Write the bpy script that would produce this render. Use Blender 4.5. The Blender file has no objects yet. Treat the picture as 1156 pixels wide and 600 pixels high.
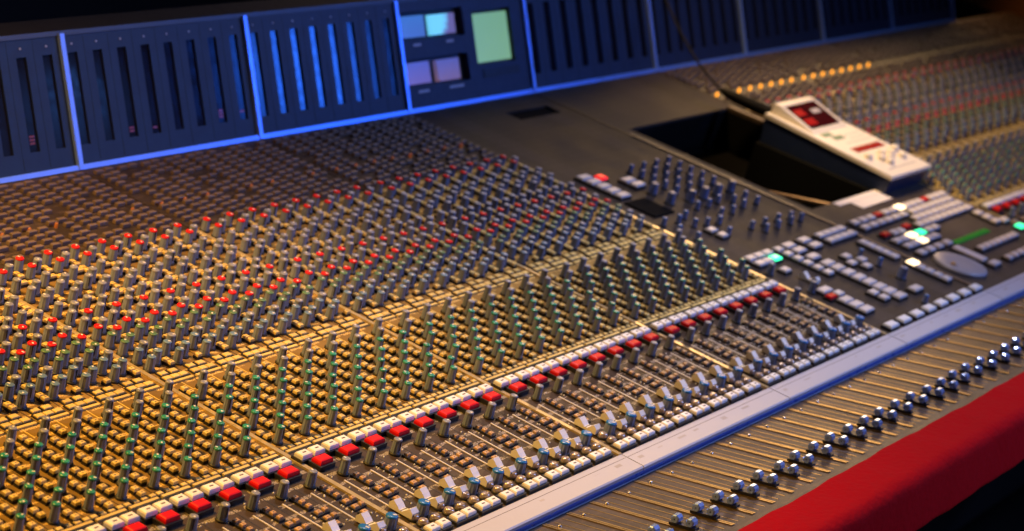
import bpy, math, random
import numpy as np
from mathutils import Matrix, Vector, Euler

rnd = random.Random(7)
S = 0.038                      # one channel pitch in metres
SC = bpy.context.scene
COL = SC.collection
TILT = math.atan(0.225)        # slope of the control surface
WM = Matrix.Translation((0, 0, 0.86)) @ Matrix.Rotation(TILT, 4, 'X')

# ------------------------------------------------------------------ camera
CAM_P = Vector((-36.8913, -24.7421, 22.4133))
CAM_E = Euler((1.20797231, -0.24785914, -0.96036445), 'XYZ')
CAM_F = 2409.025 / 1156.0
CAM_RI = CAM_E.to_matrix().transposed()

def project(x, y, z):
    q = CAM_RI @ (Vector((x, y, z)) - CAM_P)
    if q.z > -1e-3: return None
    return (0.5 + CAM_F * q.x / -q.z, 0.5 - CAM_F * q.y / -q.z * 1156 / 600, (Vector((x, y, z)) - CAM_P).length)

# ------------------------------------------------------------------ materials
MATS = {}
def nodes(name):
    m = bpy.data.materials.new(name); m.use_nodes = True
    nt = m.node_tree; b = nt.nodes['Principled BSDF']
    MATS[name] = m
    return m, nt, b

def plain(name, col, rough=0.5, metal=0.0, var=0.12, spec=0.5, bump=0.0, bscale=300, emis=None, estr=0.0, coat=0.0):
    m, nt, b = nodes(name)
    N, Lk = nt.nodes, nt.links
    geo = N.new('ShaderNodeNewGeometry'); oi = N.new('ShaderNodeObjectInfo')
    ad = N.new('ShaderNodeMath'); ad.operation = 'ADD'
    Lk.new(geo.outputs['Random Per Island'], ad.inputs[0]); Lk.new(oi.outputs['Random'], ad.inputs[1])
    fr = N.new('ShaderNodeMath'); fr.operation = 'FRACT'; Lk.new(ad.outputs[0], fr.inputs[0])
    tc = N.new('ShaderNodeTexCoord'); nz = N.new('ShaderNodeTexNoise'); nz.inputs['Scale'].default_value = 90; nz.inputs['Detail'].default_value = 3
    Lk.new(tc.outputs['Object'], nz.inputs['Vector'])
    mx = N.new('ShaderNodeMath'); mx.operation = 'ADD'; Lk.new(fr.outputs[0], mx.inputs[0]); Lk.new(nz.outputs['Fac'], mx.inputs[1])
    mr = N.new('ShaderNodeMapRange'); mr.inputs[1].default_value = 0; mr.inputs[2].default_value = 2
    mr.inputs[3].default_value = 1 - var; mr.inputs[4].default_value = 1 + var; Lk.new(mx.outputs[0], mr.inputs[0])
    vm = N.new('ShaderNodeVectorMath'); vm.operation = 'SCALE'; vm.inputs[0].default_value = col[:3]
    Lk.new(mr.outputs[0], vm.inputs['Scale']); Lk.new(vm.outputs[0], b.inputs['Base Color'])
    rr = N.new('ShaderNodeMapRange'); rr.inputs[3].default_value = max(0.03, rough - 0.1); rr.inputs[4].default_value = min(1, rough + 0.1)
    Lk.new(nz.outputs['Fac'], rr.inputs[0]); Lk.new(rr.outputs[0], b.inputs['Roughness'])
    b.inputs['Metallic'].default_value = metal
    b.inputs['Specular IOR Level'].default_value = spec
    b.inputs['Coat Weight'].default_value = coat
    if emis:
        b.inputs['Emission Color'].default_value = (*emis, 1); b.inputs['Emission Strength'].default_value = estr
    if bump:
        n2 = N.new('ShaderNodeTexNoise'); n2.inputs['Scale'].default_value = bscale; n2.inputs['Detail'].default_value = 4
        Lk.new(tc.outputs['Object'], n2.inputs['Vector'])
        bp = N.new('ShaderNodeBump'); bp.inputs['Strength'].default_value = bump; bp.inputs['Distance'].default_value = 0.002
        Lk.new(n2.outputs['Fac'], bp.inputs['Height']); Lk.new(bp.outputs['Normal'], b.inputs['Normal'])
    return m

def panel_mat(name, col, legend, amount=0.5, rough=0.45):
    """Painted panel sheet with worn patches and rows of tiny printed legend marks."""
    m, nt, b = nodes(name); b.inputs['Specular IOR Level'].default_value = .22
    N, Lk = nt.nodes, nt.links
    tc = N.new('ShaderNodeTexCoord')
    nz = N.new('ShaderNodeTexNoise'); nz.inputs['Scale'].default_value = 18; nz.inputs['Detail'].default_value = 6
    Lk.new(tc.outputs['Object'], nz.inputs['Vector'])
    r1 = N.new('ShaderNodeMapRange'); r1.inputs[1].default_value = .3; r1.inputs[2].default_value = .7; r1.inputs[3].default_value = .75; r1.inputs[4].default_value = 1.2
    Lk.new(nz.outputs['Fac'], r1.inputs[0])
    vm = N.new('ShaderNodeVectorMath'); vm.operation = 'SCALE'; vm.inputs[0].default_value = col
    sx = N.new('ShaderNodeSeparateXYZ'); Lk.new(tc.outputs['Object'], sx.inputs[0])
    dv = N.new('ShaderNodeMath'); dv.operation = 'MULTIPLY_ADD'; dv.inputs[1].default_value = 8 / (8.2211 * S); dv.inputs[2].default_value = 40; Lk.new(sx.outputs['X'], dv.inputs[0])
    fl_ = N.new('ShaderNodeMath'); fl_.operation = 'FLOOR'; Lk.new(dv.outputs[0], fl_.inputs[0])
    wn_ = N.new('ShaderNodeTexWhiteNoise'); wn_.noise_dimensions = '1D'; Lk.new(fl_.outputs[0], wn_.inputs['W'])
    r0 = N.new('ShaderNodeMapRange'); r0.inputs[3].default_value = .82; r0.inputs[4].default_value = 1.16; Lk.new(wn_.outputs['Value'], r0.inputs[0])
    pm_ = N.new('ShaderNodeMath'); pm_.operation = 'MULTIPLY'; Lk.new(r1.outputs[0], pm_.inputs[0]); Lk.new(r0.outputs[0], pm_.inputs[1])
    Lk.new(pm_.outputs[0], vm.inputs['Scale'])
    mp = N.new('ShaderNodeMapping'); mp.inputs['Scale'].default_value = (1 / S, 2.4 / S, 1 / S); Lk.new(tc.outputs['Object'], mp.inputs['Vector'])
    # words: thin bars every 0.42 pitch in y, broken up by noise along x
    sp = N.new('ShaderNodeSeparateXYZ'); Lk.new(mp.outputs[0], sp.inputs[0])
    fy = N.new('ShaderNodeMath'); fy.operation = 'FRACT'; Lk.new(sp.outputs['Y'], fy.inputs[0])
    ly = N.new('ShaderNodeMath'); ly.operation = 'LESS_THAN'; ly.inputs[1].default_value = .28; Lk.new(fy.outputs[0], ly.inputs[0])
    n2 = N.new('ShaderNodeTexNoise'); n2.inputs['Scale'].default_value = 3.1; n2.inputs['Detail'].default_value = 0
    Lk.new(mp.outputs[0], n2.inputs['Vector'])
    gt = N.new('ShaderNodeMath'); gt.operation = 'GREATER_THAN'; gt.inputs[1].default_value = .47; Lk.new(n2.outputs['Fac'], gt.inputs[0])
    n3 = N.new('ShaderNodeTexNoise'); n3.inputs['Scale'].default_value = 24; n3.inputs['Detail'].default_value = 1
    Lk.new(mp.outputs[0], n3.inputs['Vector'])
    g3 = N.new('ShaderNodeMath'); g3.operation = 'GREATER_THAN'; g3.inputs[1].default_value = .47; Lk.new(n3.outputs['Fac'], g3.inputs[0])
    a = N.new('ShaderNodeMath'); a.operation = 'MULTIPLY'; Lk.new(ly.outputs[0], a.inputs[0]); Lk.new(gt.outputs[0], a.inputs[1])
    a2 = N.new('ShaderNodeMath'); a2.operation = 'MULTIPLY'; Lk.new(a.outputs[0], a2.inputs[0]); Lk.new(g3.outputs[0], a2.inputs[1])
    a3 = N.new('ShaderNodeMath'); a3.operation = 'MULTIPLY'; a3.inputs[1].default_value = amount; Lk.new(a2.outputs[0], a3.inputs[0])
    mix = N.new('ShaderNodeMix'); mix.data_type = 'RGBA'
    Lk.new(a3.outputs[0], mix.inputs['Factor']); Lk.new(vm.outputs[0], mix.inputs['A']); mix.inputs['B'].default_value = (*legend, 1)
    Lk.new(mix.outputs['Result'], b.inputs['Base Color'])
    rr = N.new('ShaderNodeMapRange'); rr.inputs[3].default_value = rough - .12; rr.inputs[4].default_value = rough + .15
    Lk.new(nz.outputs['Fac'], rr.inputs[0]); Lk.new(rr.outputs[0], b.inputs['Roughness'])
    n4 = N.new('ShaderNodeTexNoise'); n4.inputs['Scale'].default_value = 900; Lk.new(tc.outputs['Object'], n4.inputs['Vector'])
    bp = N.new('ShaderNodeBump'); bp.inputs['Strength'].default_value = .25; bp.inputs['Distance'].default_value = .0008
    Lk.new(n4.outputs['Fac'], bp.inputs['Height']); Lk.new(bp.outputs['Normal'], b.inputs['Normal'])
    return m

panel_mat('tan_panel', (.21, .125, .03), (.75, .50, .16), .85)
panel_mat('dark_panel', (.056, .038, .026), (.42, .36, .30), .8)
panel_mat('rear_panel', (.045, .032, .024), (.12, .08, .05), .5)
panel_mat('centre_panel', (.046, .035, .028), (.16, .13, .12), .1, .62)
panel_mat('lower_panel', (.072, .057, .049), (.16, .11, .07), .35, .46)
plain('grey_plastic', (.18, .22, .32), .42, var=.18)
plain('blue_grey_plastic', (.20, .24, .42), .4, var=.15)
plain('black_plastic', (.012, .011, .011), .5)
plain('teal_cap', (.03, .24, .17), .25, var=.3)
plain('green_cap', (.05, .20, .05), .35, var=.3)
plain('send_green', (.07, .15, .07), .4, var=.3)
plain('send_blue', (.10, .17, .26), .4, var=.3)
plain('red_cap', (.62, .008, .010), .5, var=.15, spec=.25)
plain('blue_cap', (.012, .13, .40), .3, var=.2)
plain('grey_cap', (.19, .20, .26), .4, var=.2)
plain('pointer_white', (.7, .68, .62), .5)
plain('red_key', (.60, .003, .008), .45, var=.12, spec=.22)
plain('white_key', (.80, .77, .72), .4, var=.1)
plain('cream_key', (.62, .45, .14), .45, var=.25)
plain('brown_key', (.15, .105, .078), .5, var=.35)
plain('amber_key', (.47, .28, .13), .4, var=.25)
plain('pale_key', (.60, .54, .50), .4, var=.12)
plain('jog_grey', (.33, .30, .30), .35)
plain('clear_key', (.42, .34, .29), .22, .45, var=.25, coat=.4)
plain('key_mark', (.10, .08, .07), .6)
plain('fader_white', (.74, .70, .62), .35, var=.08)
plain('steel', (.62, .58, .52), .28, 1.0, var=.1)
plain('slot_glint', (.62, .56, .48), .35)  # glint along the steel slot edge painted as a pale strip
plain('gold_metal', (.46, .31, .12), .4, 1.0, var=.15)
plain('bar_metal', (.64, .50, .27), .3, .55, var=.08)
plain('shaded_rail', (.17, .11, .07), .45)  # darker copy of bar_metal, weaker light painted into the colour
plain('blue_lit_chrome', (.36, .52, .98), .2, .7, var=.05)  # blue highlights on the chrome put into its base colour
plain('slot_black', (.006, .006, .006), .6)
plain('trim_white', (.45, .44, .48), .42, var=.06, bump=.05)
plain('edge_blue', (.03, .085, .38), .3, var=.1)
plain('edge_grey', (.42, .42, .47), .35, var=.1)
plain('bridge_panel', (.006, .014, .045), .55, var=.06)
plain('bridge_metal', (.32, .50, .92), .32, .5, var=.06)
plain('bridge_top', (.05, .06, .09), .45)
plain('meter_glass', (.008, .008, .014), .12, var=.1, spec=.16)
plain('meter_black', (.004, .004, .005), .5)
plain('label_grey', (.35, .36, .42), .5)
plain('velvet', (.33, .0, .003), .9, var=.16, spec=.08, bump=.6, bscale=140)
plain('cabinet_black', (.010, .009, .009), .6)
plain('pit_black', (.005, .005, .005), .9, spec=.06)
plain('pit_lip', (.55, .34, .16), .35, .6)
plain('remote_white', (.72, .64, .52), .42, var=.05, bump=.05)
plain('remote_navy', (.012, .020, .055), .35, var=.1)
plain('lens_red', (.045, .003, .004), .12, var=.1, coat=.5)
plain('display_red', (.20, .003, .004), .2, emis=(.6, .01, .01), estr=.25)
plain('paper', (.80, .70, .58), .7, var=.05)
plain('cable_rubber', (.005, .005, .005), .55, spec=.2)
plain('wood', (.35, .16, .05), .45, var=.2)
plain('floor_dark', (.02, .016, .014), .6, var=.3)
plain('wall_dark', (.012, .011, .014), .8, var=.2)
plain('green_text', (.12, .20, .12), .5)
plain('grey_text', (.40, .36, .33), .6)
def glow(name, col, strength, base=None):
    return plain(name, base or col, .3, emis=col, estr=strength, var=.1)
glow('lit_white', (1, .74, .42), 2.6)
glow('lit_green', (.05, 1, .42), 1.6)
glow('lit_red', (1, .02, .02), .9)
glow('digit_red', (1, .01, .02), .2, (.2, .0, .0))
glow('lit_amber', (1, .36, .02), 1.9)
glow('glint_amber', (1, .22, .03), .14, (.25, .08, .02))  # faint glow stands in for soft orange glints on the left bays' keys
glow('meter_red', (1, .14, .02), .06, (.1, .01, .005))
glow('display_green', (.02, .5, .04), .16, (.01, .09, .01))

def screen(name, c1, c2, strength, split=False, ang=0.0):
    m, nt, b = nodes(name); N, Lk = nt.nodes, nt.links
    tc = N.new('ShaderNodeTexCoord'); mp = N.new('ShaderNodeMapping'); mp.inputs['Rotation'].default_value = (0, 0, ang)
    Lk.new(tc.outputs['Generated'], mp.inputs['Vector'])
    sp = N.new('ShaderNodeSeparateXYZ'); Lk.new(mp.outputs[0], sp.inputs[0])
    nz = N.new('ShaderNodeTexNoise'); nz.inputs['Scale'].default_value = 4; Lk.new(tc.outputs['Generated'], nz.inputs['Vector'])
    ml = N.new('ShaderNodeMath'); ml.operation = 'MULTIPLY_ADD'; ml.inputs[1].default_value = .35; Lk.new(nz.outputs['Fac'], ml.inputs[0])
    Lk.new(sp.outputs['X' if split else 'Z'], ml.inputs[2])
    cr = N.new('ShaderNodeMapRange'); cr.inputs[1].default_value = .55 if split else .1; cr.inputs[2].default_value = .8 if split else 1.3
    Lk.new(ml.outputs[0], cr.inputs[0])
    mix = N.new('ShaderNodeMix'); mix.data_type = 'RGBA'; Lk.new(cr.outputs[0], mix.inputs['Factor'])
    mix.inputs['A'].default_value = (*c1, 1); mix.inputs['B'].default_value = (*c2, 1)
    b.inputs['Base Color'].default_value = (.05, .05, .05, 1); b.inputs['Roughness'].default_value = .25
    Lk.new(mix.outputs['Result'], b.inputs['Emission Color']); b.inputs['Emission Strength'].default_value = strength
screen('screen_blue', (.10, .20, .62), (.07, .26, .68), .5)
screen('screen_cyan', (.16, .62, .95), (.12, .09, .20), 1.0, True, .3)
screen('screen_violet', (.26, .14, .32), (.11, .12, .50), .55)
screen('screen_pink', (.30, .16, .22), (.12, .13, .48), .55)
screen('screen_green', (.24, .50, .24), (.20, .46, .22), .75)

# ------------------------------------------------------------------ mesh collecting
class MB:
    """Collects shapes (in pitch units); build() links them as ONE mesh object."""
    def __init__(s): s.v = []; s.f = []; s.m = []; s.sm = []; s.mats = []
    def mi(s, mat):
        if mat not in s.mats: s.mats.append(mat)
        return s.mats.index(mat)
    def add(s, verts, faces, mat, smooth=False):
        o = len(s.v); k = s.mi(mat)
        s.v += [tuple(v) for v in verts]; s.f += [tuple(i + o for i in f) for f in faces]
        s.m += [k] * len(faces); s.sm += [smooth] * len(faces)
        return s
    def box(s, x0, x1, y0, y1, z0, z1, mat):
        v = [(x0, y0, z0), (x1, y0, z0), (x1, y1, z0), (x0, y1, z0), (x0, y0, z1), (x1, y0, z1), (x1, y1, z1), (x0, y1, z1)]
        return s.add(v, [(3, 2, 1, 0), (4, 5, 6, 7), (0, 1, 5, 4), (1, 2, 6, 5), (2, 3, 7, 6), (3, 0, 4, 7)], mat)
    def key(s, w, d, h, mat, z0=0.0, bev=None, x=0, y=0, taper=.0):
        b = bev if bev is not None else min(w, d) * .16
        def ring(i, z): return [(x - w / 2 + i, y - d / 2 + i, z), (x + w / 2 - i, y - d / 2 + i, z), (x + w / 2 - i, y + d / 2 - i, z), (x - w / 2 + i, y + d / 2 - i, z)]
        v = ring(0, z0) + ring(taper, z0 + h - b) + ring(taper + b * .35, z0 + h - b * .3) + ring(taper + b, z0 + h)
        f = [(3, 2, 1, 0)]
        for k in range(3):
            for j in range(4): f.append((k * 4 + j, k * 4 + (j + 1) % 4, k * 4 + 4 + (j + 1) % 4, k * 4 + 4 + j))
        f.append((12, 13, 14, 15))
        return s.add(v, f, mat)
    def lathe(s, prof, n, mat, x=0, y=0, smooth=True, flute=0.0, cap=True, phase=0.0):
        v = []; f = []
        for r, z in prof:
            for k in range(n):
                a = 2 * math.pi * k / n + phase; rr = r * (1 - flute * (k % 2))
                v.append((x + rr * math.cos(a), y + rr * math.sin(a), z))
        for i in range(len(prof) - 1):
            for k in range(n): f.append((i * n + k, i * n + (k + 1) % n, (i + 1) * n + (k + 1) % n, (i + 1) * n + k))
        s.add(v, f, mat, smooth)
        if cap:
            o = len(s.v) - n; s.f.append(tuple(range(o, o + n))); s.m.append(s.mi(mat)); s.sm.append(False)
        return s
    def prism(s, prof, x0, x1, mat, smooth=False):
        """prof: closed (y, z) outline, extruded along x."""
        n = len(prof); v = [(x0, y, z) for y, z in prof] + [(x1, y, z) for y, z in prof]
        f = [(k, (k + 1) % n, n + (k + 1) % n, n + k) for k in range(n)]
        s.add(v, f, mat, smooth); s.add(v, [tuple(reversed(range(n))), tuple(range(n, 2 * n))], mat)
        return s
    def tube(s, pts, r, mat, n=10):
        v = []; f = []; P = [Vector(p) for p in pts]
        rs = r if isinstance(r, (list, tuple)) else [r] * len(P)
        up = Vector((1, 0, 0))
        for i, p in enumerate(P):
            t = (P[min(i + 1, len(P) - 1)] - P[max(i - 1, 0)]).normalized()
            a = t.cross(up).normalized(); b = t.cross(a)
            for k in range(n):
                an = 2 * math.pi * k / n; v.append(p + (a * math.cos(an) + b * math.sin(an)) * rs[i])
        for i in range(len(P) - 1):
            for k in range(n): f.append((i * n + k, i * n + (k + 1) % n, (i + 1) * n + (k + 1) % n, (i + 1) * n + k))
        f += [tuple(range(n)), tuple(range((len(P) - 1) * n, len(P) * n))]
        return s.add(v, f, mat, True)
    def xf(s, M):
        s.v = [tuple(M @ Vector(v)) for v in s.v]; return s
    def mesh(s, name):
        me = bpy.data.meshes.new(name)
        me.from_pydata([(a * S, b * S, c * S) for a, b, c in s.v], [], s.f)
        for m in s.mats: me.materials.append(MATS[m])
        me.polygons.foreach_set('material_index', s.m); me.polygons.foreach_set('use_smooth', s.sm)
        me.update(); return me
    def build(s, name, parent=None, loc=(0, 0, 0), label=None, kind=None, fix=False):
        me = s.mesh(name)
        return link(name, me, parent, loc, label, kind)

def link(name, me, parent=None, loc=(0, 0, 0), label=None, kind=None, rz=0.0):
    o = bpy.data.objects.new(name, me); COL.objects.link(o)
    o.location = Vector(loc) * S; o.rotation_euler.z = rz
    if parent: o.parent = parent
    if label: o['label'] = label
    if kind: o['kind'] = kind
    return o

def empty(name, label, cat, loc=(0, 0, 0), group=None):
    o = bpy.data.objects.new(name, None); COL.objects.link(o); o.location = Vector(loc) * S
    o['label'] = label; o['category'] = cat; o.empty_display_size = .05
    if group: o['group'] = group
    return o

# ------------------------------------------------------------------ layout numbers (channel pitches)
G = 0.2211; L = 8 + G; XF = 42.4351; YB = 16.1024
BH, BV = 1.7686, 3.6210
T1, T2, S1, S2 = -3.5757, -4.3066, 4.7231, 0.8866
LEFT = [-2, -1, 0, 1, 2]                       # channel bays left of the centre section
def bx(b): return b * L if b < 5 else XF + (b - 5) * L
RIGHT = [5, 6, 7, 8, 9]
def chan(b, i): return bx(b) + G / 2 + i

console = empty('mixing_console', 'huge recording studio mixing console covered in rows of knobs, keys and faders', 'mixing console')

# ------------------------------------------------------------------ repeated controls
KIND = {}; PROTO = {}
PART_LABEL = {'mkl': 'button glowing warm white', 'mkg': 'button glowing green', 'mkred': 'button glowing red', 'mkr': 'red button'}
def put(name, var, x, y, z=0.0, rz=0.0):
    q = project(x, y, z)
    if q is None or not (-.12 < q[0] < 1.12 and -.16 < q[1] < 1.16): return
    KIND.setdefault(name, []).append((q[2] + (0 if (0 < q[0] < 1 and 0 < q[1] < 1) else 500), var, x, y, z, rz))

def flush(name, stuff_name, limit=100):
    items = sorted(KIND.get(name, []), key=lambda t: t[0])
    cache = {}
    for it in items[:limit]:
        _, var, x, y, z, rz = it
        if var not in cache: cache[var] = [(n, mb.mesh(n or name)) for n, mb in PROTO[var]]
        ms = cache[var]
        o = link(name, ms[0][1], console, (x, y, z), rz=rz)
        if var in PART_LABEL: o['label'] = PART_LABEL[var]
        for n, me in ms[1:]:
            link(n, me, o)
    rest = items[limit:]
    if rest:
        big = MB()
        for _, var, x, y, z, rz in rest:
            c, s_ = math.cos(rz), math.sin(rz)
            for n, mb in PROTO[var]:
                off = len(big.v); ids = [big.mi(m) for m in mb.mats]
                big.v += [(a * c - b * s_ + x, a * s_ + b * c + y, d + z) for a, b, d in mb.v]
                big.f += [tuple(i + off for i in f) for f in mb.f]
                big.m += [ids[k] for k in mb.m]; big.sm += mb.sm
        big.build(stuff_name, console, kind='stuff')

def knob(key, cap, body='grey_plastic', h=.44, r=.108, n=20, lip=.03):
    b = MB()
    b.lathe([(r * 1.25, 0), (r * 1.28, .025), (r * 1.22, .055), (r * 1.05, .06)], n, 'black_plastic')
    b.lathe([(r, .05), (r * .97, h * .5), (r * .90, h - .03), (r * .84, h - .008), (r * .74, h)], n, body, smooth=False, flute=.07)
    b.box(r * .86, r * 1.0, -.014, .014, h * .35, h - .02, 'black_plastic')
    c = MB()
    c.lathe([(r * .9, h - lip), (r * .9, h + .004), (r * .82, h + .018), (r * .5, h + .024)], n, cap)
    c.box(r * .1, r * .66, -.02, .02, h + .006, h + .03, 'pointer_white')
    PROTO[key] = [(None, b), ('knob_cap', c)]
knob('k_teal', 'teal_cap', h=.45); knob('k_grey', 'grey_cap', h=.45); knob('k_green', 'send_green', h=.39, r=.125, lip=.004); knob('k_red', 'red_cap', h=.39, r=.125)
knob('k_blue', 'send_blue', h=.39, r=.125, lip=.004); knob('k_plain', 'grey_cap', h=.39, r=.125)
knob('k_pan', 'grey_cap', h=.40, r=.118); knob('k_level', 'blue_cap', h=.36, r=.158, n=24)
knob('k_mon', 'blue_cap', 'blue_grey_plastic', h=.31, r=.092); knob('k_big', 'grey_cap', 'blue_grey_plastic', h=.42, r=.16, n=24)
# far copies of the same knobs with fewer sides
for k in ('teal', 'grey', 'green', 'red', 'blue', 'plain'):
    knob('f_' + k, {'plain': 'grey_cap', 'green': 'send_green', 'blue': 'send_blue'}.get(k, k + '_cap'), h=.45 if k in ('teal', 'grey') else .38, r=.108 if k in ('teal', 'grey') else .125, n=10)

def keyproto(key, w, d, h, mat, mark=False, socket=True, bev=None, mg=.035):
    b = MB()
    if socket: b.box(-w / 2 - mg, w / 2 + mg, -d / 2 - mg, d / 2 + mg, 0, h * .5, 'black_plastic')
    b.key(w, d, h * .9, mat, z0=h * .1, bev=bev)
    if mark:
        b.box(-w * .16, w * .17, -d * .10, d * .06, h - .002, h + .004, 'key_mark')
    PROTO[key] = [(None, b)]
keyproto('eq_btn', .165, .135, .15, 'cream_key', True, mg=.015)
keyproto('pad', .24, .16, .07, 'cream_key')
keyproto('pad_s', .16, .11, .06, 'cream_key')
keyproto('low', .31, .13, .13, 'brown_key', socket=False)
keyproto('red_b', .46, .29, .24, 'red_key', bev=.06, mg=.05)
keyproto('white_b', .37, .26, .24, 'white_key', True, bev=.05, mg=.042)
keyproto('white_f', .34, .24, .2, 'white_key', True, bev=.05, mg=.05)
keyproto('amber', .14, .11, .12, 'amber_key', True)
keyproto('amber_d', .17, .13, .10, 'amber_key', True)
for nm, w, d in (('mk', .53, .30), ('mw', .66, .32), ('ms', .44, .29), ('mt', .50, .33)):
    keyproto(nm, w, d, .17, 'pale_key', False, bev=.05)
keyproto('mkr', .48, .26, .18, 'red_key', bev=.05)
keyproto('mkl', .50, .34, .19, 'lit_white', bev=.06); keyproto('mkg', .50, .32, .18, 'lit_green', bev=.06)
keyproto('mkred', .40, .34, .18, 'lit_red', bev=.05)
keyproto('trimkey', .62, .32, .2, 'white_key', False, bev=.06)
b = MB(); b.lathe([(.15, 0), (.155, .05), (.14, .06)], 14, 'black_plastic'); b.lathe([(.125, .04), (.125, .13), (.10, .16), (.05, .17)], 14, 'clear_key'); PROTO['round'] = [(None, b)]
b = MB(); b.lathe([(.06, 0), (.055, .14), (.03, .18)], 10, 'lit_amber'); PROTO['dot'] = [(None, b)]
b = MB(); b.lathe([(.055, 0), (.05, .12), (.03, .15)], 10, 'glint_amber'); PROTO['dotd'] = [(None, b)]
b = MB(); b.lathe([(.022, 0), (.02, .02), (.01, .03)], 6, 'pointer_white'); PROTO['led'] = [(None, b)]

# fader: saddle-shaped white cap across its slot
fc = MB()
fc.prism([(-.34, .05), (-.34, .19), (-.24, .28), (-.12, .18), (-.05, .12), (.03, .12), (.12, .20), (.23, .28), (.34, .18), (.34, .05)], -.125, .125, 'fader_white')
fc.box(-.127, .127, -.02, .005, .115, .124, 'black_plastic')
fb = MB(); fb.box(-.03, .03, -.2, .2, 0, .06, 'steel')
PROTO['fader'] = [(None, fc), ('stem', fb)]
fs = MB(); fs.box(-.045, .045, -1.15, 1.15, -.004, .006, 'slot_black'); fs.box(-.06, -.02, -1.15, 1.15, .004, .022, 'slot_glint')
PROTO['slot'] = [(None, fs)]

def rz(): return rnd.uniform(-2.4, 2.4)
def jit(a): return rnd.uniform(-a, a)
for b_ in LEFT + RIGHT:
    far = b_ >= 5
    P = 'f_' if far else 'k_'
    for i in range(8):
        X = chan(b_, i)
        # --- equaliser block
        for j in range(8):
            y = 1.32 + .415 * j
            kx, bxx = (X + .22, X + .64) if j % 2 == 0 else (X + .67, X + .08)
            put('equalizer_knob', P + ('grey' if j >= 6 else 'teal'), kx, y, 0, rz())
            for dy in (-.0, -.215):
                put('square_button', 'eq_btn', bxx + jit(.012), y + dy + .03, 0)
        for q in (.1, .36, .62, .88): put('flat_pad', 'pad_s', X + q, 1.02)
        for q in (.22, .5, .78): put('flat_pad', 'pad', X + q, 4.93)
        put('flat_pad', 'pad', X + .3, 5.17); put('flat_pad', 'pad', X + .66, 5.17)
        # --- send block
        left = [(5.47, 'blue'), (5.9, 'blue'), (6.39, 'green'), (6.85, 'green'), (7.31, 'red'), (7.78, 'plain'), (8.24, 'plain'), (8.72, 'plain'), (9.2, 'plain'), (9.7, 'plain'), (10.24, 'plain'), (10.76, 'red'), (11.22, 'red')]
        right = [(5.66, 'blue'), (6.14, 'plain'), (6.6, 'green'), (7.06, 'red'), (7.56, 'plain'), (8.08, 'red'), (8.58, 'plain'), (9.46, 'plain'), (9.96, 'plain'), (10.98, 'plain')]
        for y, c in left: put('send_knob', P + c, X + .14, y, 0, rz())
        for y, c in right: put('send_knob', P + c, X + .55, y, 0, rz())
        for y in (5.42, 5.9, 6.36, 6.84, 7.34, 7.86, 8.34, 8.9, 9.3, 9.8, 10.4, 10.8):
            for dy in ((0, .17) if rnd.random() < .8 else (0,)):
                put('square_button', 'eq_btn', X + .84, y + dy)
        for y in (9.02, 10.48): put('square_button', 'eq_btn', X + .5, y); put('square_button', 'eq_btn', X + .66, y)
        # --- low keys towards the meter bridge
        for r in range(14):
            y = 11.72 + .3 * r
            if far and abs(y - 12.92) < .1: continue
            if abs(y - 13.2) < .16:
                v = 'dot' if far else 'dotd'
                if b_ in (5, 6) or (not far and rnd.random() < .75): put('indicator_light', v, X + (.02 if far else .25), 13.05)
                if far: continue
            for q, dy in ((.22, 0), (.66, .06)):
                if rnd.random() < .9: put('low_key', 'low', X + q + jit(.015), y + dy)
        if far and b_ > 5: continue
        # --- routing keys and fader block
        for q in (.07, .53): put('white_button', 'white_b', X + q + .02, .44)
        put('red_button', 'red_b', X + .33, .05)
        put('pan_knob', 'k_pan', X + .5, -.48, 0, rz())
        put('fader_slot', 'slot', X + .31, -1.86, 0)
        put('fader_cap', 'fader', X + .29, -2.42 + (jit(.03) if rnd.random() < .85 else rnd.uniform(.05, .2)), 0)
        put('level_knob', 'k_level', X + .63, -2.72, 0, -1.2 + jit(.5))
        for y in (-.74, -.94, -1.14): put('amber_button', 'amber', X + .66, y)
        for y in (-1.43, -1.70, -1.97): put('amber_button', 'amber_d', X + .66, y)
        for y in (-1.43, -1.70): put('amber_button', 'amber', X + .88, y)
        for q, y in ((.29, -2.75), (.29, -3.03), (.73, -3.03)): put('round_button', 'round', X + q, y)
        for q in (.18, .60): put('solo_button', 'white_f', X + q, -3.35)
        for k in range(12): put('marker_light', 'led', X + rnd.choice((.1, .47, .5, .86)) + jit(.02), rnd.uniform(-2.6, -.25), 0)

# --- centre section, bay D-E
def col(kind, var, x, ys): [put(kind, var, x, y) for y in ys]
def row(kind, var, xs, y): [put(kind, var, x, y) for x in xs]
col('panel_button', 'mw', 26.0, (9.18, 8.77, 8.36, 7.95, 7.54)); put('panel_button', 'mkred', 26.72, 8.92)
col('panel_button', 'mw', 27.7, (8.38, 7.96)); col('panel_button', 'ms', 26.57, (4.19, 3.74))
for y in (8.92, 8.43, 7.93, 7.43, 6.93):
    for x in (28.75, 29.65, 30.55, 31.45): put('monitor_knob', 'k_mon', x, y, 0, rz())
for x, y in ((27.67, 7.29), (27.53, 6.46), (28.63, 6.27), (29.56, 6.24), (30.51, 6.21), (31.49, 6.18)): put('monitor_knob', 'k_big', x, y, 0, rz())
for x, y in ((31.4, 5.52), (30.42, 5.46), (30.4, 5.03), (31.4, 5.01), (28.12, 5.68), (28.85, 5.63), (29.3, 4.87), (28.57, 4.94), (27.66, 4.51), (29.7, 5.71), (26.01, 5.21), (26.67, 5.35),
             (25.11, 5.29), (25.1, 4.66), (26.33, 4.75), (26.97, 4.61), (25.22, 3.98), (27.71, 4.52), (27.02, 3.75), (28.63, 3.7), (29.54, 3.67), (30.54, 3.66), (31.35, 3.56)): put('monitor_knob', 'k_mon', x, y, 0, rz())
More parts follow.
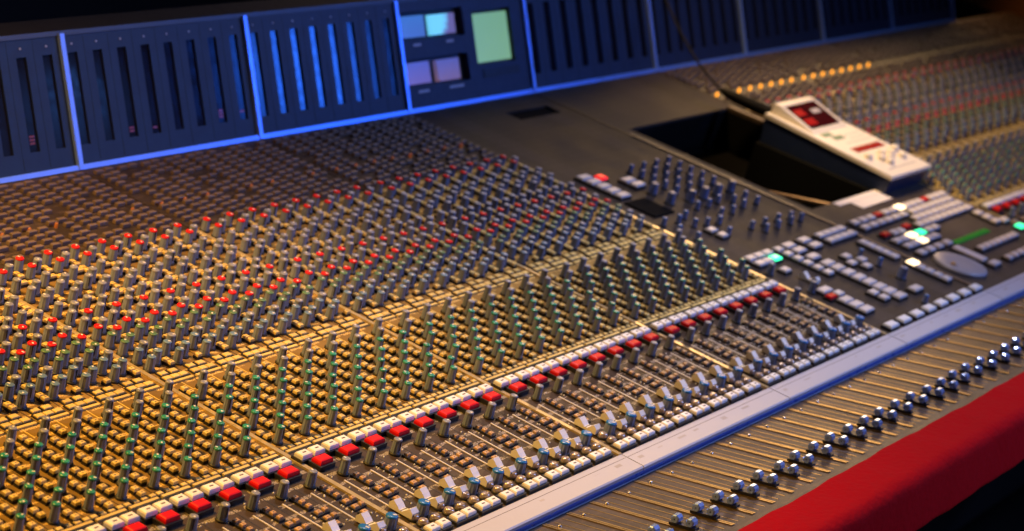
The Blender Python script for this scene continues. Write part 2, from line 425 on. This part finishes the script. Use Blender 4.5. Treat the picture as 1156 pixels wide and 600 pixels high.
for x in (28.63, 29.54, 30.54, 31.35): put('monitor_knob', 'k_mon', x + .35, 3.3, 0, rz())
row('panel_button', 'mk', (25.6, 26.21, 26.81), 2.09); row('panel_button', 'mk', (25.55, 26.08), 1.68); put('panel_button', 'mkg', 26.65, 1.68)
put('panel_button', 'ms', 26.0, .94)
col('panel_button', 'ms', 27.6, (2.06, 1.67, 1.28, .89, .49, .09)); col('panel_button', 'mw', 28.42, (2.09, 1.67, 1.11)); col('panel_button', 'mw', 29.63, (2.1, 1.65))
for y in (2.06, 1.62): row('panel_button', 'mk', (30.86, 31.41, 31.96, 32.5), y)
col('panel_button', 'mw', 28.44, (.54, .14, -.28, -.69, -1.09, -1.48, -1.86, -2.25)); col('panel_button', 'ms', 27.63, (-1.64, -2.04))
for x, y in ((29.93, .54), (30.3, .11), (29.54, .12), (29.9, -.29)): put('panel_button', 'ms', x, y)
col('panel_button', 'mw', 25.82, (-.67, -1.47, -1.85, -2.24)); put('panel_button', 'mkr', 25.5, -1.08); put('panel_button', 'ms', 26.1, -1.06)
col('panel_button', 'ms', 32.13, (.92, .62, .31, -.01, -.32)); put('panel_button', 'mkl', 32.3, -1.0); col('panel_button', 'ms', 32.2, (-1.35, -1.69, -2.03, -2.37))
put('panel_button', 'mw', 29.82, -2.23); put('monitor_knob', 'k_mon', 30.7, .36, 0, rz()); put('monitor_knob', 'k_mon', 30.67, -.42, 0, rz()); put('monitor_knob', 'k_big', 30.45, -1.4, 0, rz())
put('monitor_knob', 'k_mon', 29.05, -2.95, 0, rz())
put('fader_cap', 'fader', 26.2, .1); put('pan_knob', 'k_pan', 25.3, -.45, 0, rz()); put('pan_knob', 'k_pan', 25.2, 1.1, 0, rz())
row('trim_key', 'trimkey', (25.4, 26.41, 27.43, 28.44, 29.46, 30.48, 31.5, 32.5), -3.35)
# --- centre section, bay E-F
for k, y in enumerate((2.12, 1.67)):
    for x in (33.85, 34.52, 35.19, 35.86, 36.53, 37.2): put('panel_button', 'mkr' if (k == 0 and x == 35.86) else 'mk', x, y)
put('panel_button', 'mkl', 37.85, 2.12)
for y, x0 in ((2.1, 38.45), (1.67, 38.1), (1.24, 37.5), (.82, 36.9)):
    x = x0
    while x < 42.0:
        put('keyboard_key', 'mkr' if (y == 2.1 and abs(x - 40.2) < .3) else 'mt', x, y); x += .58
for x, y in ((41.43, .29), (41.4, -.11), (41.35, -.5), (41.95, -.62)): put('panel_button', 'mk', x, y)
put('panel_button', 'mkr', 34.0, .92); put('panel_button', 'ms', 34.65, .87); put('panel_button', 'ms', 35.2, .86); put('panel_button', 'mkr', 35.95, .95)
for x, v in ((33.9, 'mk'), (34.5, 'mk'), (35.2, 'mkl'), (36.0, 'mkg'), (36.75, 'mk'), (37.35, 'ms')): put('panel_button', v, x, .38)
for x, v in ((33.9, 'mk'), (34.5, 'mk'), (35.15, 'mkl'), (35.75, 'mk'), (36.3, 'mk')): put('panel_button', v, x, -.08)
row('panel_button', 'mk', (33.84, 34.6, 35.36, 36.15), -.66)
row('panel_button', 'ms', [37.3 + .54 * k for k in range(7)], -1.6); col('panel_button', 'mt', 36.0, (-1.19, -1.5, -1.81, -2.12))
row('panel_button', 'mw', (36.14,), -2.6); row('panel_button', 'ms', (37.57, 38.19, 38.81, 39.43, 40.05), -2.6)
put('panel_button', 'mkg', 42.0, -1.3)

for nm, st in (('equalizer_knob', 'equalizer_knobs'), ('send_knob', 'send_knobs'), ('square_button', 'square_buttons'), ('flat_pad', 'flat_pads'), ('low_key', 'low_keys'),
               ('indicator_light', 'indicator_glint_dots'), ('white_button', 'white_buttons'), ('red_button', 'red_buttons'), ('pan_knob', 'pan_knobs'), ('fader_slot', 'fader_slots'),
               ('fader_cap', 'fader_caps'), ('level_knob', 'level_knobs'), ('amber_button', 'amber_buttons'), ('round_button', 'round_buttons'), ('solo_button', 'solo_buttons'),
               ('marker_light', 'marker_lights'), ('panel_button', 'panel_buttons'), ('monitor_knob', 'monitor_knobs'), ('trim_key', 'trim_keys'), ('keyboard_key', 'keyboard_keys')):
    flush(nm, st, 40 if nm == 'marker_light' else 100)

# ------------------------------------------------------------------ panels, seams, trim
E_ = 4 * L
def sheet(name, x0, x1, y0, y1, mat, parent=console, z=0.0, t=.12):
    return MB().box(x0, x1, y0, y1, z - t, z, mat).build(name, parent)
for b_ in LEFT + RIGHT:
    x0, x1 = bx(b_) + .06, bx(b_) + L - .06
    if b_ == 2: x1 = 3 * L - .06
    sheet('equalizer_panel', x0, x1, S2 + .05, S1 - .05, 'tan_panel')
    sheet('send_panel', x0, x1, S1 + .05, 11.5, 'tan_panel')
    sheet('rear_panel', x0, x1, 11.515, YB, 'rear_panel')
    sheet('fader_bank_panel', x0, x1, T1 + .02, S2 - .05, 'dark_panel')
    ms_ = MB()
    for i in range(1, 8):
        X = bx(b_) + i * L / 8; ms_.box(X - .012, X + .012, S2 + .06, S1 - .06, 0, .004, 'black_plastic'); ms_.box(X - .012, X + .012, S1 + .06, 11.5, 0, .004, 'black_plastic'); ms_.box(X - .012, X + .012, T1 + .03, S2 - .06, 0, .004, 'black_plastic')
    ms_.build('module_seams', console, kind='stuff')
    for nm, y in (('front_seam', S2), ('rear_seam', S1)):
        sb = MB(); sb.box(x0, x1, y - .05, y + .05, -.12, .0, 'black_plastic'); st = sb.build(nm, console)
        d = MB()
        for i in range(8):
            X = chan(b_, i); d.box(X + .04, X + .92, y - .04, y + .04, 0, .05, 'cream_key')
            if nm == 'rear_seam': d.box(X + .42, X + .45, y - .5, y - .07, .001, .012, 'cream_key')
        d.build('seam_plates', st, kind='stuff')
for x in [bx(b_) for b_ in LEFT] + [3 * L, E_] + [bx(b_) for b_ in RIGHT]:
    gold = MB().box(x - .07, x + .07, T1 + .01, 11.5, -.1, .05, 'shaded_rail' if abs(x - E_) < .1 else 'bar_metal'); gold.box(x - .055, x + .055, 11.5, YB, -.1, .02, 'rear_panel'); gold.build('divider_bar', console)
# centre bay panels: D-E with a black slot, E-F with the open tray
def holed(name, x0, x1, y0, y1, hole, mat, label=None):
    hx0, hx1, hy0, hy1 = hole; m = MB()
    m.box(x0, x1, y0, hy0, -.12, 0, mat); m.box(x0, x1, hy1, y1, -.12, 0, mat); m.box(x0, hx0, hy0, hy1, -.12, 0, mat); m.box(hx1, x1, hy0, hy1, -.12, 0, mat)
    return m.build(name, console)
holed('centre_panel', 3 * L + .06, E_ - .06, T1 + .02, YB, (29.2, 32.0, 14.15, 14.9), 'centre_panel')
MB().box(29.2, 32.0, 14.15, 14.9, -.3, -.09, 'pit_black').build('card_slot', console)
holed('tray_panel', E_ + .06, XF - .06, T1 + .02, YB, (33.55, 41.6, 3.75, 11.95), 'centre_panel')
t = MB(); t.box(33.55, 41.6, 3.75, 11.95, -1.9, -1.7, 'pit_black')
for q in ((33.5, 33.55, 3.7, 12), (41.6, 41.65, 3.7, 12), (33.5, 41.65, 3.7, 3.75), (33.5, 41.65, 11.95, 12)): t.box(*q, -1.9, -.12, 'pit_black')
tr = t.build('sunken_tray', console)
MB().box(38.7, 41.6, 3.78, 9.0, -1.7, -.02, 'pit_black').build('shelf', tr)
lp = MB(); lp.prism([(3.76, -.14), (3.76, -.05), (6.6, -.62), (8.4, -1.1), (8.4, -1.2), (6.6, -.72)], 35.2, 35.42, 'pit_lip'); lp.build('lip', tr)
l2 = MB(); l2.box(41.6, 41.78, 9.3, 11.95, 0, .09, 'shaded_rail'); l2.build('lip', tr)
d = MB(); d.key(1.35, 1.3, .07, 'pit_black', x=26.2, y=6.5, bev=.03); d.build('black_display', console)
d = MB(); d.key(3.25, .26, .05, 'display_green', x=38.4, y=-.73, bev=.02); d.build('green_display', console)
jw = MB(); jw.lathe([(1.0, 0), (1.02, .05), (.98, .12), (.9, .15), (.4, .14), (.0, .135)], 40, 'jog_grey', 34.45, -1.95, cap=False); j = jw.build('jog_wheel', console)
jd = MB(); jd.lathe([(.13, .14), (.12, .2), (.07, .24)], 14, 'amber_key', 33.9, -1.92); jd.build('finger_stud', j)
# thin raised legends lines on the centre panels
# white trim rail with its joints, and the blue edge strip below it
edges = [bx(-2) - .0] + [bx(b_) for b_ in (-1, 0, 1, 2)] + [3 * L, E_, XF, XF + L]
for x0, x1 in zip(edges[:-1], edges[1:]):
    trail = MB().prism([(T1, -.1), (T1, .03), (T1 - .03, .05), (T2 + .04, .05), (T2, .02), (T2, -.1)], x0 + .02, x1 - .02, 'trim_white').build('trim_rail', console)
    pm2 = MB(); pm2.box(x0 + .05, x1 - .05, -3.775, -3.76, .049, .0515, 'key_mark')
    xx = x0 + .3
    while xx < x1 - .5:
        if rnd.random() < .5: pm2.box(xx, xx + rnd.uniform(.1, .4), -3.95 + jit(.05), -3.88 + jit(.02), .049, .0512, 'grey_text')
        xx += rnd.uniform(.5, 1.1)
    pm2.build('pencil_marks', trail, kind='stuff')
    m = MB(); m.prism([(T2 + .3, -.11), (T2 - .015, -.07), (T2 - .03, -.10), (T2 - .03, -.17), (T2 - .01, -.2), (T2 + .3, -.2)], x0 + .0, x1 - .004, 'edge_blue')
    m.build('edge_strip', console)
    MB().prism([(T2 + .3, -.2), (T2 - .04, -.2), (T2 - .05, -.23), (T2 + .3, -.23)], x0, x1 - .003, 'edge_grey').build('edge_lip', console)
# lower fader tray (level), its slots and chrome faders
def lowz(y): return -.215 + .225 * (T2 - y)
X0L, X1L = bx(-2), XF + L
MB().prism([(T2 + .3, lowz(T2 + .3) - .0), (-8.6, lowz(-8.6)), (-8.6, lowz(-8.6) - .3), (T2 + .3, lowz(T2) - .3)], X0L, X1L, 'lower_panel').build('lower_panel', console)
ang = -math.atan(.225)
RX = Matrix.Rotation(ang, 4, 'X')
ls = MB(); ls.box(-.05, .05, -3.35, 0, .002, .012, 'slot_black'); ls.box(-.085, -.025, -3.35, 0, .004, .03, 'gold_metal'); ls.box(.03, .085, -3.35, 0, .004, .02, 'gold_metal'); ls.xf(RX)
lsm = ls.mesh('lower_slot')
cf = MB()
for yy in (.2, -.2):
    q_ = MB().lathe([(.02, -.13), (.09, -.13), (.118, -.1), (.118, .1), (.09, .13), (.02, .13)], 8, 'blue_lit_chrome', phase=math.pi / 8)
    cf.add([(c_, yy + a, .22 + b_2) for a, b_2, c_ in q_.v], q_.f, 'blue_lit_chrome', False)
cb = MB(); cb.box(-.1, .1, -.36, .36, .05, .12, 'black_plastic'); cb.box(-.025, .025, -.1, .1, 0, .08, 'steel')
cf.xf(RX); cb.xf(RX); cfm, cbm = cf.mesh('chrome_fader'), cb.mesh('carriage')
sg = MB(); sg.lathe([(.05, 0), (.045, .05), (.02, .07)], 8, 'steel'); sgm = sg.mesh('slot_screw')
ln = MB(); ln.box(-.02, .012, -3.3, -.1, .002, .008, 'gold_metal'); ln.box(.012, .04, -3.3, -.1, .002, .006, 'slot_black'); ln.xf(RX); lnm = ln.mesh('scale_line')
x = 6.65 - 1.06 * 14; k = 0
while x < 44:
    q = project(x, -6, .2)
    if q and -.15 < q[0] < 1.15 and q[1] < 1.3:
        s_ = link('lower_slot', lsm, console, (x, T2 - .12, lowz(T2 - .12)))
        link('slot_screw', sgm, s_, (.12, -.35, .08)); link('scale_line', lnm, s_, (.34, 0, 0)); link('scale_line', lnm, s_, (.68, 0, 0))
        yf = -6.92 + jit(.05)
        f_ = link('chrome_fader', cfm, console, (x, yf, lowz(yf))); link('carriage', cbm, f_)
    x += 1.06
# padded armrest
z0 = lowz(-8.13) + .27
prof = []
def h2(a, d): # a along the level top (forward), d downwards
    n = math.hypot(1, .225)
    return (-8.13 - a / n - d * .225 / n, z0 + a * .225 / n - d / n)
for cx_, cd, r_, a0, a1 in ((.08, .08, .08, 90, 180), (.2, 1.55, .2, 180, 270), (1.32, 1.45, .3, 270, 360), (1.25, .42, .42, 0, 90)):
    for t_ in range(9):
        a = math.radians(a0 + (a1 - a0) * t_ / 8); prof.append(h2(cx_ + r_ * math.cos(a), cd - r_ * math.sin(a)))
n_ = 260; m = MB(); XA0, XA1 = X0L, X1L; v = []; f = []
np_ = len(prof); cyy = sum(p[0] for p in prof) / np_; czz = sum(p[1] for p in prof) / np_
for i in range(n_ + 1):
    xx = XA0 + (XA1 - XA0) * i / n_
    for (yy, zz) in prof:
        g_ = 1 + .014 * math.sin(xx * .55) + .012 * math.sin(xx * 1.7 + yy * 1.3) + .008 * math.sin(xx * 3.9 + zz * 4)
        v.append((xx, cyy + (yy - cyy) * g_, czz + (zz - czz) * g_))
for i in range(n_):
    for j_ in range(np_): f.append((i * np_ + j_, i * np_ + (j_ + 1) % np_, (i + 1) * np_ + (j_ + 1) % np_, (i + 1) * np_ + j_))
f += [tuple(range(np_)), tuple(range(n_ * np_, (n_ + 1) * np_))]
m.add(v, f, 'velvet', True); m.build('armrest', console)
# body below the surface
cbx = MB(); cbx.prism([(YB + 3.2, -.13), (T2 + .3, -.4), (-8.3, .3), (-8.0, -.9), (-3.6, -4), (-1, -16), (YB + 3.2, -20)], X0L, bx(9) + L, 'cabinet_black')
cbx.v = [(a, b_2, c_ if not (c_ > -.5 and b_2 > -5) else -2.2) for a, b_2, c_ in cbx.v]
cbx.build('cabinet', console)

# ------------------------------------------------------------------ meter bridge
ul = math.hypot(BH, BV); U = Vector((0, BH / ul, BV / ul)); NRM = Vector((0, -BV / ul, BH / ul))
def BM(x0, t0=0.0):
    """frame of the bridge face: local x along the console, y up the slope, z out of the face"""
    return Matrix(((1, 0, 0, x0), (0, U.y, NRM.y, YB + U.y * ul * t0), (0, U.z, NRM.z, U.z * ul * t0), (0, 0, 0, 1)))
def bbox_obj(name, parent, boxes, x0, mat=None, kind=None):
    m = MB()
    for bx_ in boxes: m.box(*bx_[:6], bx_[6] if len(bx_) > 6 else mat)
    m.xf(BM(x0)); return m.build(name, parent, kind=kind)
edge_x = [bx(b_) for b_ in LEFT] + [3 * L, E_] + [bx(b_) for b_ in RIGHT] + [bx(9) + L]
V0, V1 = .175 * ul, .86 * ul
for x0, x1 in zip(edge_x[:-1], edge_x[1:]):
    w = x1 - x0
    if project(x1, YB, 0)[0] < -.3 or x0 > 75: continue
    screens = abs(x0 - 3 * L) < .1
    boxes = []; pm = 'bridge_panel'
    if not screens:
        pitch = w / 8; cuts = [(i + .42) * pitch for i in range(8)]; hw = pitch * .19
        xs = [.06] + [c for cc in cuts for c in (cc - hw, cc + hw)] + [w - .06]
        boxes += [(.06, w - .06, .12, V0, -.35, 0), (.06, w - .06, V1, ul - .03, -.35, 0)]
        for k in range(0, len(xs), 2): boxes.append((xs[k], xs[k + 1], V0, V1, -.35, 0))
        face = bbox_obj('meter_bay', console, boxes, x0, pm)
        for c in cuts:
            mt = bbox_obj('level_meter', face, [(c - hw, c + hw, V0, V1, -.34, -.06)], x0, 'meter_glass')
            if x1 < 17 and rnd.random() < .7:
                g2 = MB(); v0 = V0 + rnd.uniform(.12, .25)
                for q in range(rnd.randint(1, 3)): g2.box(c - hw * .5, c + hw * .5, v0 + q * .1, v0 + q * .1 + .06, -.06, -.055, 'meter_red')
                g2.xf(BM(x0)); g2.build('lit_segment', mt)
            if k: pass
        grooves = [((i + .92) * pitch - .012, (i + .92) * pitch + .012, .2, ul - .1, .0, .006) for i in range(7)]
        bbox_obj('seam_line', face, grooves, x0, 'meter_black', kind='stuff')
        sc_ = [((i + .42) * pitch - .03, (i + .42) * pitch + .03, ul - .34, ul - .28, .0, .02) for i in range(8)]
        bbox_obj('screw_heads', face, sc_, x0, 'label_grey', kind='stuff')
    else:
        # two black openings with a pair of lit windows each, and one tall lit display
        T = lambda a, b_2: (a * ul, b_2 * ul)
        A = [(.2, 4.15, .635, .895), (.2, 4.15, .215, .47), (4.85, 7.5, .34, .84)]
        boxes = [(.06, w - .06, .12, .215 * ul, -.35, 0), (.06, w - .06, .895 * ul, ul - .03, -.35, 0), (.06, .2, .215 * ul, .895 * ul, -.35, 0), (4.15, 4.75, .215 * ul, .895 * ul, -.35, 0),
                 (7.3, w - .06, .215 * ul, .895 * ul, -.35, 0), (.2, 4.15, .47 * ul, .635 * ul, -.35, 0), (4.75, 7.3, .215 * ul, .335 * ul, -.35, 0), (4.75, 7.3, .845 * ul, .895 * ul, -.35, 0)]
        face = bbox_obj('meter_bay', console, boxes, x0, pm)
        for nm, mt, (a, b_2, c, d_) in (('meter_window', 'screen_blue', (.28, 1.80, .665, .86)), ('meter_window', 'screen_cyan', (2.2, 3.72, .665, .85)), ('meter_window', 'screen_violet', (.28, 1.78, .245, .44)),
                                    ('meter_window', 'screen_pink', (2.27, 3.66, .24, .435)), ('phase_display', 'screen_green', (4.85, 7.17, .355, .815))):
            bbox_obj(nm, face, [(a, b_2, c * ul, d_ * ul, -.3, -.1)], x0, mt)
        bbox_obj('bezel', face, [(.2, 4.15, .635 * ul, .895 * ul, -.35, -.28), (.2, 4.15, .215 * ul, .47 * ul, -.35, -.28), (4.75, 7.3, .335 * ul, .845 * ul, -.35, -.28)], x0, 'meter_black')
        bbox_obj('display_controls', face, [(5.0, 7.45, .21 * ul, .29 * ul, 0, .03)], x0, 'meter_black')
        for a, b_2, c in ((.85, 1.3, .595), (2.9, 3.35, .595), (.8, 1.45, .175), (2.75, 3.65, .175)):
            bbox_obj('name_plate', face, [(a, b_2, (c - .012) * ul, (c + .012) * ul, 0, .012)], x0, 'label_grey')
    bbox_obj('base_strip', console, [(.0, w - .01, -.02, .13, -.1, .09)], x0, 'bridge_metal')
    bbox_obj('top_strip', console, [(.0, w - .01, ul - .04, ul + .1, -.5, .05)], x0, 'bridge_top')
    MB().prism([(YB + .46, .1), (YB + BH + .42, BV - .1), (YB + 3.2, BV - .1), (YB + 3.2, -.1)], x0, x1 - .01, 'cabinet_black').build('bridge_back', console)
for x in edge_x:
    if project(x, YB, 0)[0] > -.3 and x < 76:
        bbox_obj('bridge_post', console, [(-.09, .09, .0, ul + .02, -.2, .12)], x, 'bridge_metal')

# ------------------------------------------------------------------ things lying on the console
rc = empty('remote_control', 'cream and navy tape remote with a red display, leaning over the open tray', 'remote control', (40.85, 6.15, 0))
def RM(mb, name, parent, label=None):
    mb.v = [(a - 40.85, b_2 - 6.15, c) for a, b_2, c in mb.v]; return mb.build(name, parent, label=label)
rx0, rx1, ry0, ry1 = 38.95, 42.75, 3.2, 9.05
zt = lambda y: .80 + (y - ry0) * (.38 / 5.85)
m = MB(); m.prism([(ry0 + .1, .0), (ry1 - .1, .0), (ry1, zt(ry1) - .16), (ry0, zt(ry0) - .16)], rx0 + .05, rx1 - .05, 'remote_navy'); RM(m, 'case', rc)
m = MB(); m.prism([(ry0 - .03, zt(ry0) - .16), (ry1 + .03, zt(ry1) - .16), (ry1 + .03, zt(ry1) - .02), (ry1 - .02, zt(ry1)), (ry0 + .03, zt(ry0)), (ry0 - .03, zt(ry0) - .03)], rx0, rx1, 'remote_white'); tp = RM(m, 'top_plate', rc)
# raised display hood at the rear
m = MB(); m.prism([(6.95, zt(6.95) - .01), (7.0, zt(7) + .03), (8.75, zt(8.75) + .42), (8.95, zt(8.95) + .40), (9.02, zt(9.02) - .01)], rx0 + .35, rx1 - .35, 'remote_white'); hd = RM(m, 'display_hood', rc)
sl = (.42 - .03) / 1.75 + .38 / 5.85
zz = lambda y: zt(7) + .03 + (y - 7.0) * sl
m = MB(); m.prism([(7.2, zz(7.2) - .02), (7.2, zz(7.2) + .012), (8.6, zz(8.6) + .012), (8.6, zz(8.6) - .02)], rx0 + .6, rx1 - .6, 'lens_red'); wn = RM(m, 'display_window', hd)
for a, b_2, y in ((.75, 1.5, 7.95), (.75, 1.55, 7.4)):
    m = MB(); m.prism([(y, zz(y) + .013), (y + .36, zz(y + .36) + .013), (y + .36, zz(y + .36) + .02), (y, zz(y) + .02)], rx0 + a, rx0 + b_2, 'digit_red'); RM(m, 'lit_digit', wn)
m = MB(); m.prism([(7.95, zz(7.95) + .013), (8.2, zz(8.2) + .013), (8.2, zz(8.2) + .02), (7.95, zz(7.95) + .02)], rx0 + 2.1, rx0 + 2.8, 'grey_text'); RM(m, 'painted_reflection', wn)  # grey patch painted on the window as a reflection
def topmark(name, x0, x1, y0, y1, mat, h=.012):
    m = MB(); m.prism([(y0, zt(y0) - .01), (y1, zt(y1) - .01), (y1, zt(y1) + h), (y0, zt(y0) + h)], x0, x1, mat); return RM(m, name, tp)
topmark('red_strip', 39.75, 42.35, 5.12, 5.5, 'display_red')
topmark('badge', 39.6, 40.4, 6.58, 6.86, 'green_text'); topmark('badge', 39.95, 40.8, 6.22, 6.5, 'green_text')
for y in (5.85, 6.12, 6.4): topmark('printed_line', 41.0 if y > 6 else 40.2, 42.4, y, y + .05, 'grey_text', .004)
topmark('printed_line', 39.6, 42.2, 3.62, 3.68, 'grey_text', .004)
for x, y in ((39.7, 4.65), (40.3, 4.35), (40.9, 4.65), (40.9, 4.25), (41.5, 4.5), (41.9, 4.15), (42.3, 4.7), (40.4, 4.0)):
    m = MB(); m.lathe([(.17, zt(y) - .01), (.165, zt(y) + .16), (.12, zt(y) + .2)], 14, 'remote_white', x, y); RM(m, 'push_button', rc)

cb_ = empty('connector_cable', 'thin black cable with a thick black plug rising from the back of the remote', 'cable', (41.2, 10.0, .5))
def RC(mb, name, parent): mb.v = [(a - 41.2, b_2 - 10, c - .5) for a, b_2, c in mb.v]; return mb.build(name, parent)
pl = RC(MB().tube([(41.42, 9.12, .56), (41.4, 9.3, .57), (41.38, 9.6, .6), (41.15, 10.4, .66), (40.85, 11.4, .76), (40.72, 11.9, .84), (40.70, 12.1, .87)], [.2, .24, .26, .27, .24, .16, .08], 'cable_rubber', 14), 'plug', cb_)
RC(MB().tube([(41.40, 9.42, .585), (41.39, 9.58, .6)], .285, 'gold_metal', 14), 'collar', pl)
pts = []
P0, P1, P2, P3 = Vector((40.7, 12.0, .86)), Vector((40.75, 13.3, 1.25)), Vector((41.2, 15.5, 2.5)), Vector((43.4, 19.2, 5.4))
for k in range(25):
    t_ = k / 24; pts.append(P0 * (1 - t_) ** 3 + P1 * 3 * t_ * (1 - t_) ** 2 + P2 * 3 * t_ * t_ * (1 - t_) + P3 * t_ ** 3)
RC(MB().tube(pts, .055, 'cable_rubber', 8), 'cord', cb_)

def card(name, label, pts_, z, rot=0):
    m = MB(); n = len(pts_); cx_ = sum(p[0] for p in pts_) / n; cy_ = sum(p[1] for p in pts_) / n
    v = [(a - cx_, b_2 - cy_, 0) for a, b_2 in pts_] + [(a - cx_, b_2 - cy_, .02) for a, b_2 in pts_]
    m.add(v, [tuple(reversed(range(n))), tuple(range(n, 2 * n))] + [(k, (k + 1) % n, n + (k + 1) % n, n + k) for k in range(n)], 'paper')
    o = m.build(name, None, (cx_, cy_, z)); o['label'] = label; o['category'] = 'paper'; return o
card('paper_slip', 'long cream paper slip along the front edge of the tray', [(35.25, 3.42), (39.1, 3.42), (39.1, 3.72), (35.25, 3.72)], .006)
card('paper_card', 'wider cream paper card overlapping the slip, under the front of the remote', [(36.2, 2.86), (38.9, 2.88), (38.9, 3.40), (36.2, 3.40)], .006)

wb = empty('wooden_stand', 'orange lit wooden stand just beyond the far end of the console', 'stand', (89.2, 18.0, .3))
MB().key(7, 5, 6, 'wood', z0=-1.0, bev=.6).build('body', wb); MB().box(-3.6, 3.6, -2.6, 2.6, -20, -1.0, 'cabinet_black').build('plinth', wb)

# ------------------------------------------------------------------ setting
def struct(name, o): o.name = name; o['kind'] = 'structure'; return o

for o in [o for o in SC.objects if o.parent is None]:
    o.matrix_world = WM @ Matrix.LocRotScale(o.location, o.rotation_euler, None)
fl = MB(); fl.box(-140, 200, -120, 120, -.5, 0, 'floor_dark'); struct('floor', fl.build('floor', label='dark studio floor below the console'))
wl = MB(); wl.box(-140, 200, 62, 63, 0, 110, 'wall_dark'); struct('back_wall', wl.build('back_wall', label='unlit black wall behind the meter bridge'))

# ------------------------------------------------------------------ lamps
def P_(p): return WM @ (Vector(p) * S)
def area(name, pos, target, col, watts, size, size_y=None, spread=180):
    l = bpy.data.lights.new(name, 'AREA'); l.color = col; l.energy = watts; l.size = size * S; l.spread = math.radians(spread)
    if size_y: l.shape = 'RECTANGLE'; l.size_y = size_y * S
    o = bpy.data.objects.new(name, l); COL.objects.link(o); a, b_2 = P_(pos), P_(target)
    o.location = a; o.rotation_euler = (b_2 - a).to_track_quat('-Z', 'Y').to_euler(); return o
def spot(name, pos, target, col, watts, deg, blend=.6, r=1.0):
    l = bpy.data.lights.new(name, 'SPOT'); l.color = col; l.energy = watts; l.spot_size = math.radians(deg); l.spot_blend = blend; l.shadow_soft_size = r * S
    o = bpy.data.objects.new(name, l); COL.objects.link(o); a, b_2 = P_(pos), P_(target)
    o.location = a; o.rotation_euler = (b_2 - a).to_track_quat('-Z', 'Y').to_euler(); return o
spot('warm_spot', (-14, 22, 34), (-2, 4.5, 0), (1, .53, .10), 215, 48, 1.0, 1.6)
spot('warm_rear', (-12, 8, 30), (5, 12.5, 0), (1, .52, .2), 60, 36, 1.0, 1.6)
spot('warm_spot_far', (30, 26, 36), (50, 3, 0), (1, .60, .24), 95, 46, .95, 1.6)
spot('soft_white', (22, 14, 40), (16, -6, 0), (1, .82, .76), 80, 60, .9, 2.5)
spot('remote_spot', (34, 14, 26), (40, 4.5, .5), (1, .76, .48), 40, 24, .8, 1.0)
spot('end_lamp', (80, 22, 10), (80, 13, 0), (1, .45, .12), 3, 70, .8, 1.0)
area('side_lamp', (100, 38, 28), (14, 0, 0), (1, .62, .28), 3.6, 14, 26, 90)
area('cool_fill', (60, -45, 62), (14, 0, 0), (.26, .40, 1), 16, 14, 14, 90)
area('front_fill', (34, -62, 2), (20, -9, 0), (.85, .5, .75), .6, 14, 8, 60)
spot('blue_fill', (72, -42, 30), (20, -7, .5), (.08, .28, 1), 22, 24, .8, 2.5)  # added unseen light, puts blue on the chrome faders and trim edge
area('blue_lamp', (92, -37, 28), (20, 17, 2), (.025, .15, 1), .5, 7.5, 8, 34)

w = bpy.data.worlds.new('World'); SC.world = w; w.use_nodes = True
w.node_tree.nodes['Background'].inputs[0].default_value = (.35, .4, .6, 1); w.node_tree.nodes['Background'].inputs[1].default_value = .012

cam = bpy.data.cameras.new('camera'); co = bpy.data.objects.new('camera', cam); COL.objects.link(co)
co.matrix_world = WM @ Matrix.LocRotScale(CAM_P * S, CAM_E, None)
cam.sensor_fit = 'HORIZONTAL'; cam.sensor_width = 36; cam.lens = CAM_F * 36; cam.clip_start = .05; cam.clip_end = 60
cam.dof.use_dof = True; cam.dof.aperture_fstop = 6.8; cam.dof.aperture_blades = 7
fwd = -(CAM_E.to_matrix().col[2]); cam.dof.focus_distance = (Vector((3.0, -1.5, .2)) - CAM_P).dot(fwd) * S
SC.camera = co
SC.view_settings.view_transform = 'Standard'; SC.view_settings.look = 'None'; SC.view_settings.exposure = 0; SC.view_settings.gamma = 1
SC.cycles.use_denoising = True
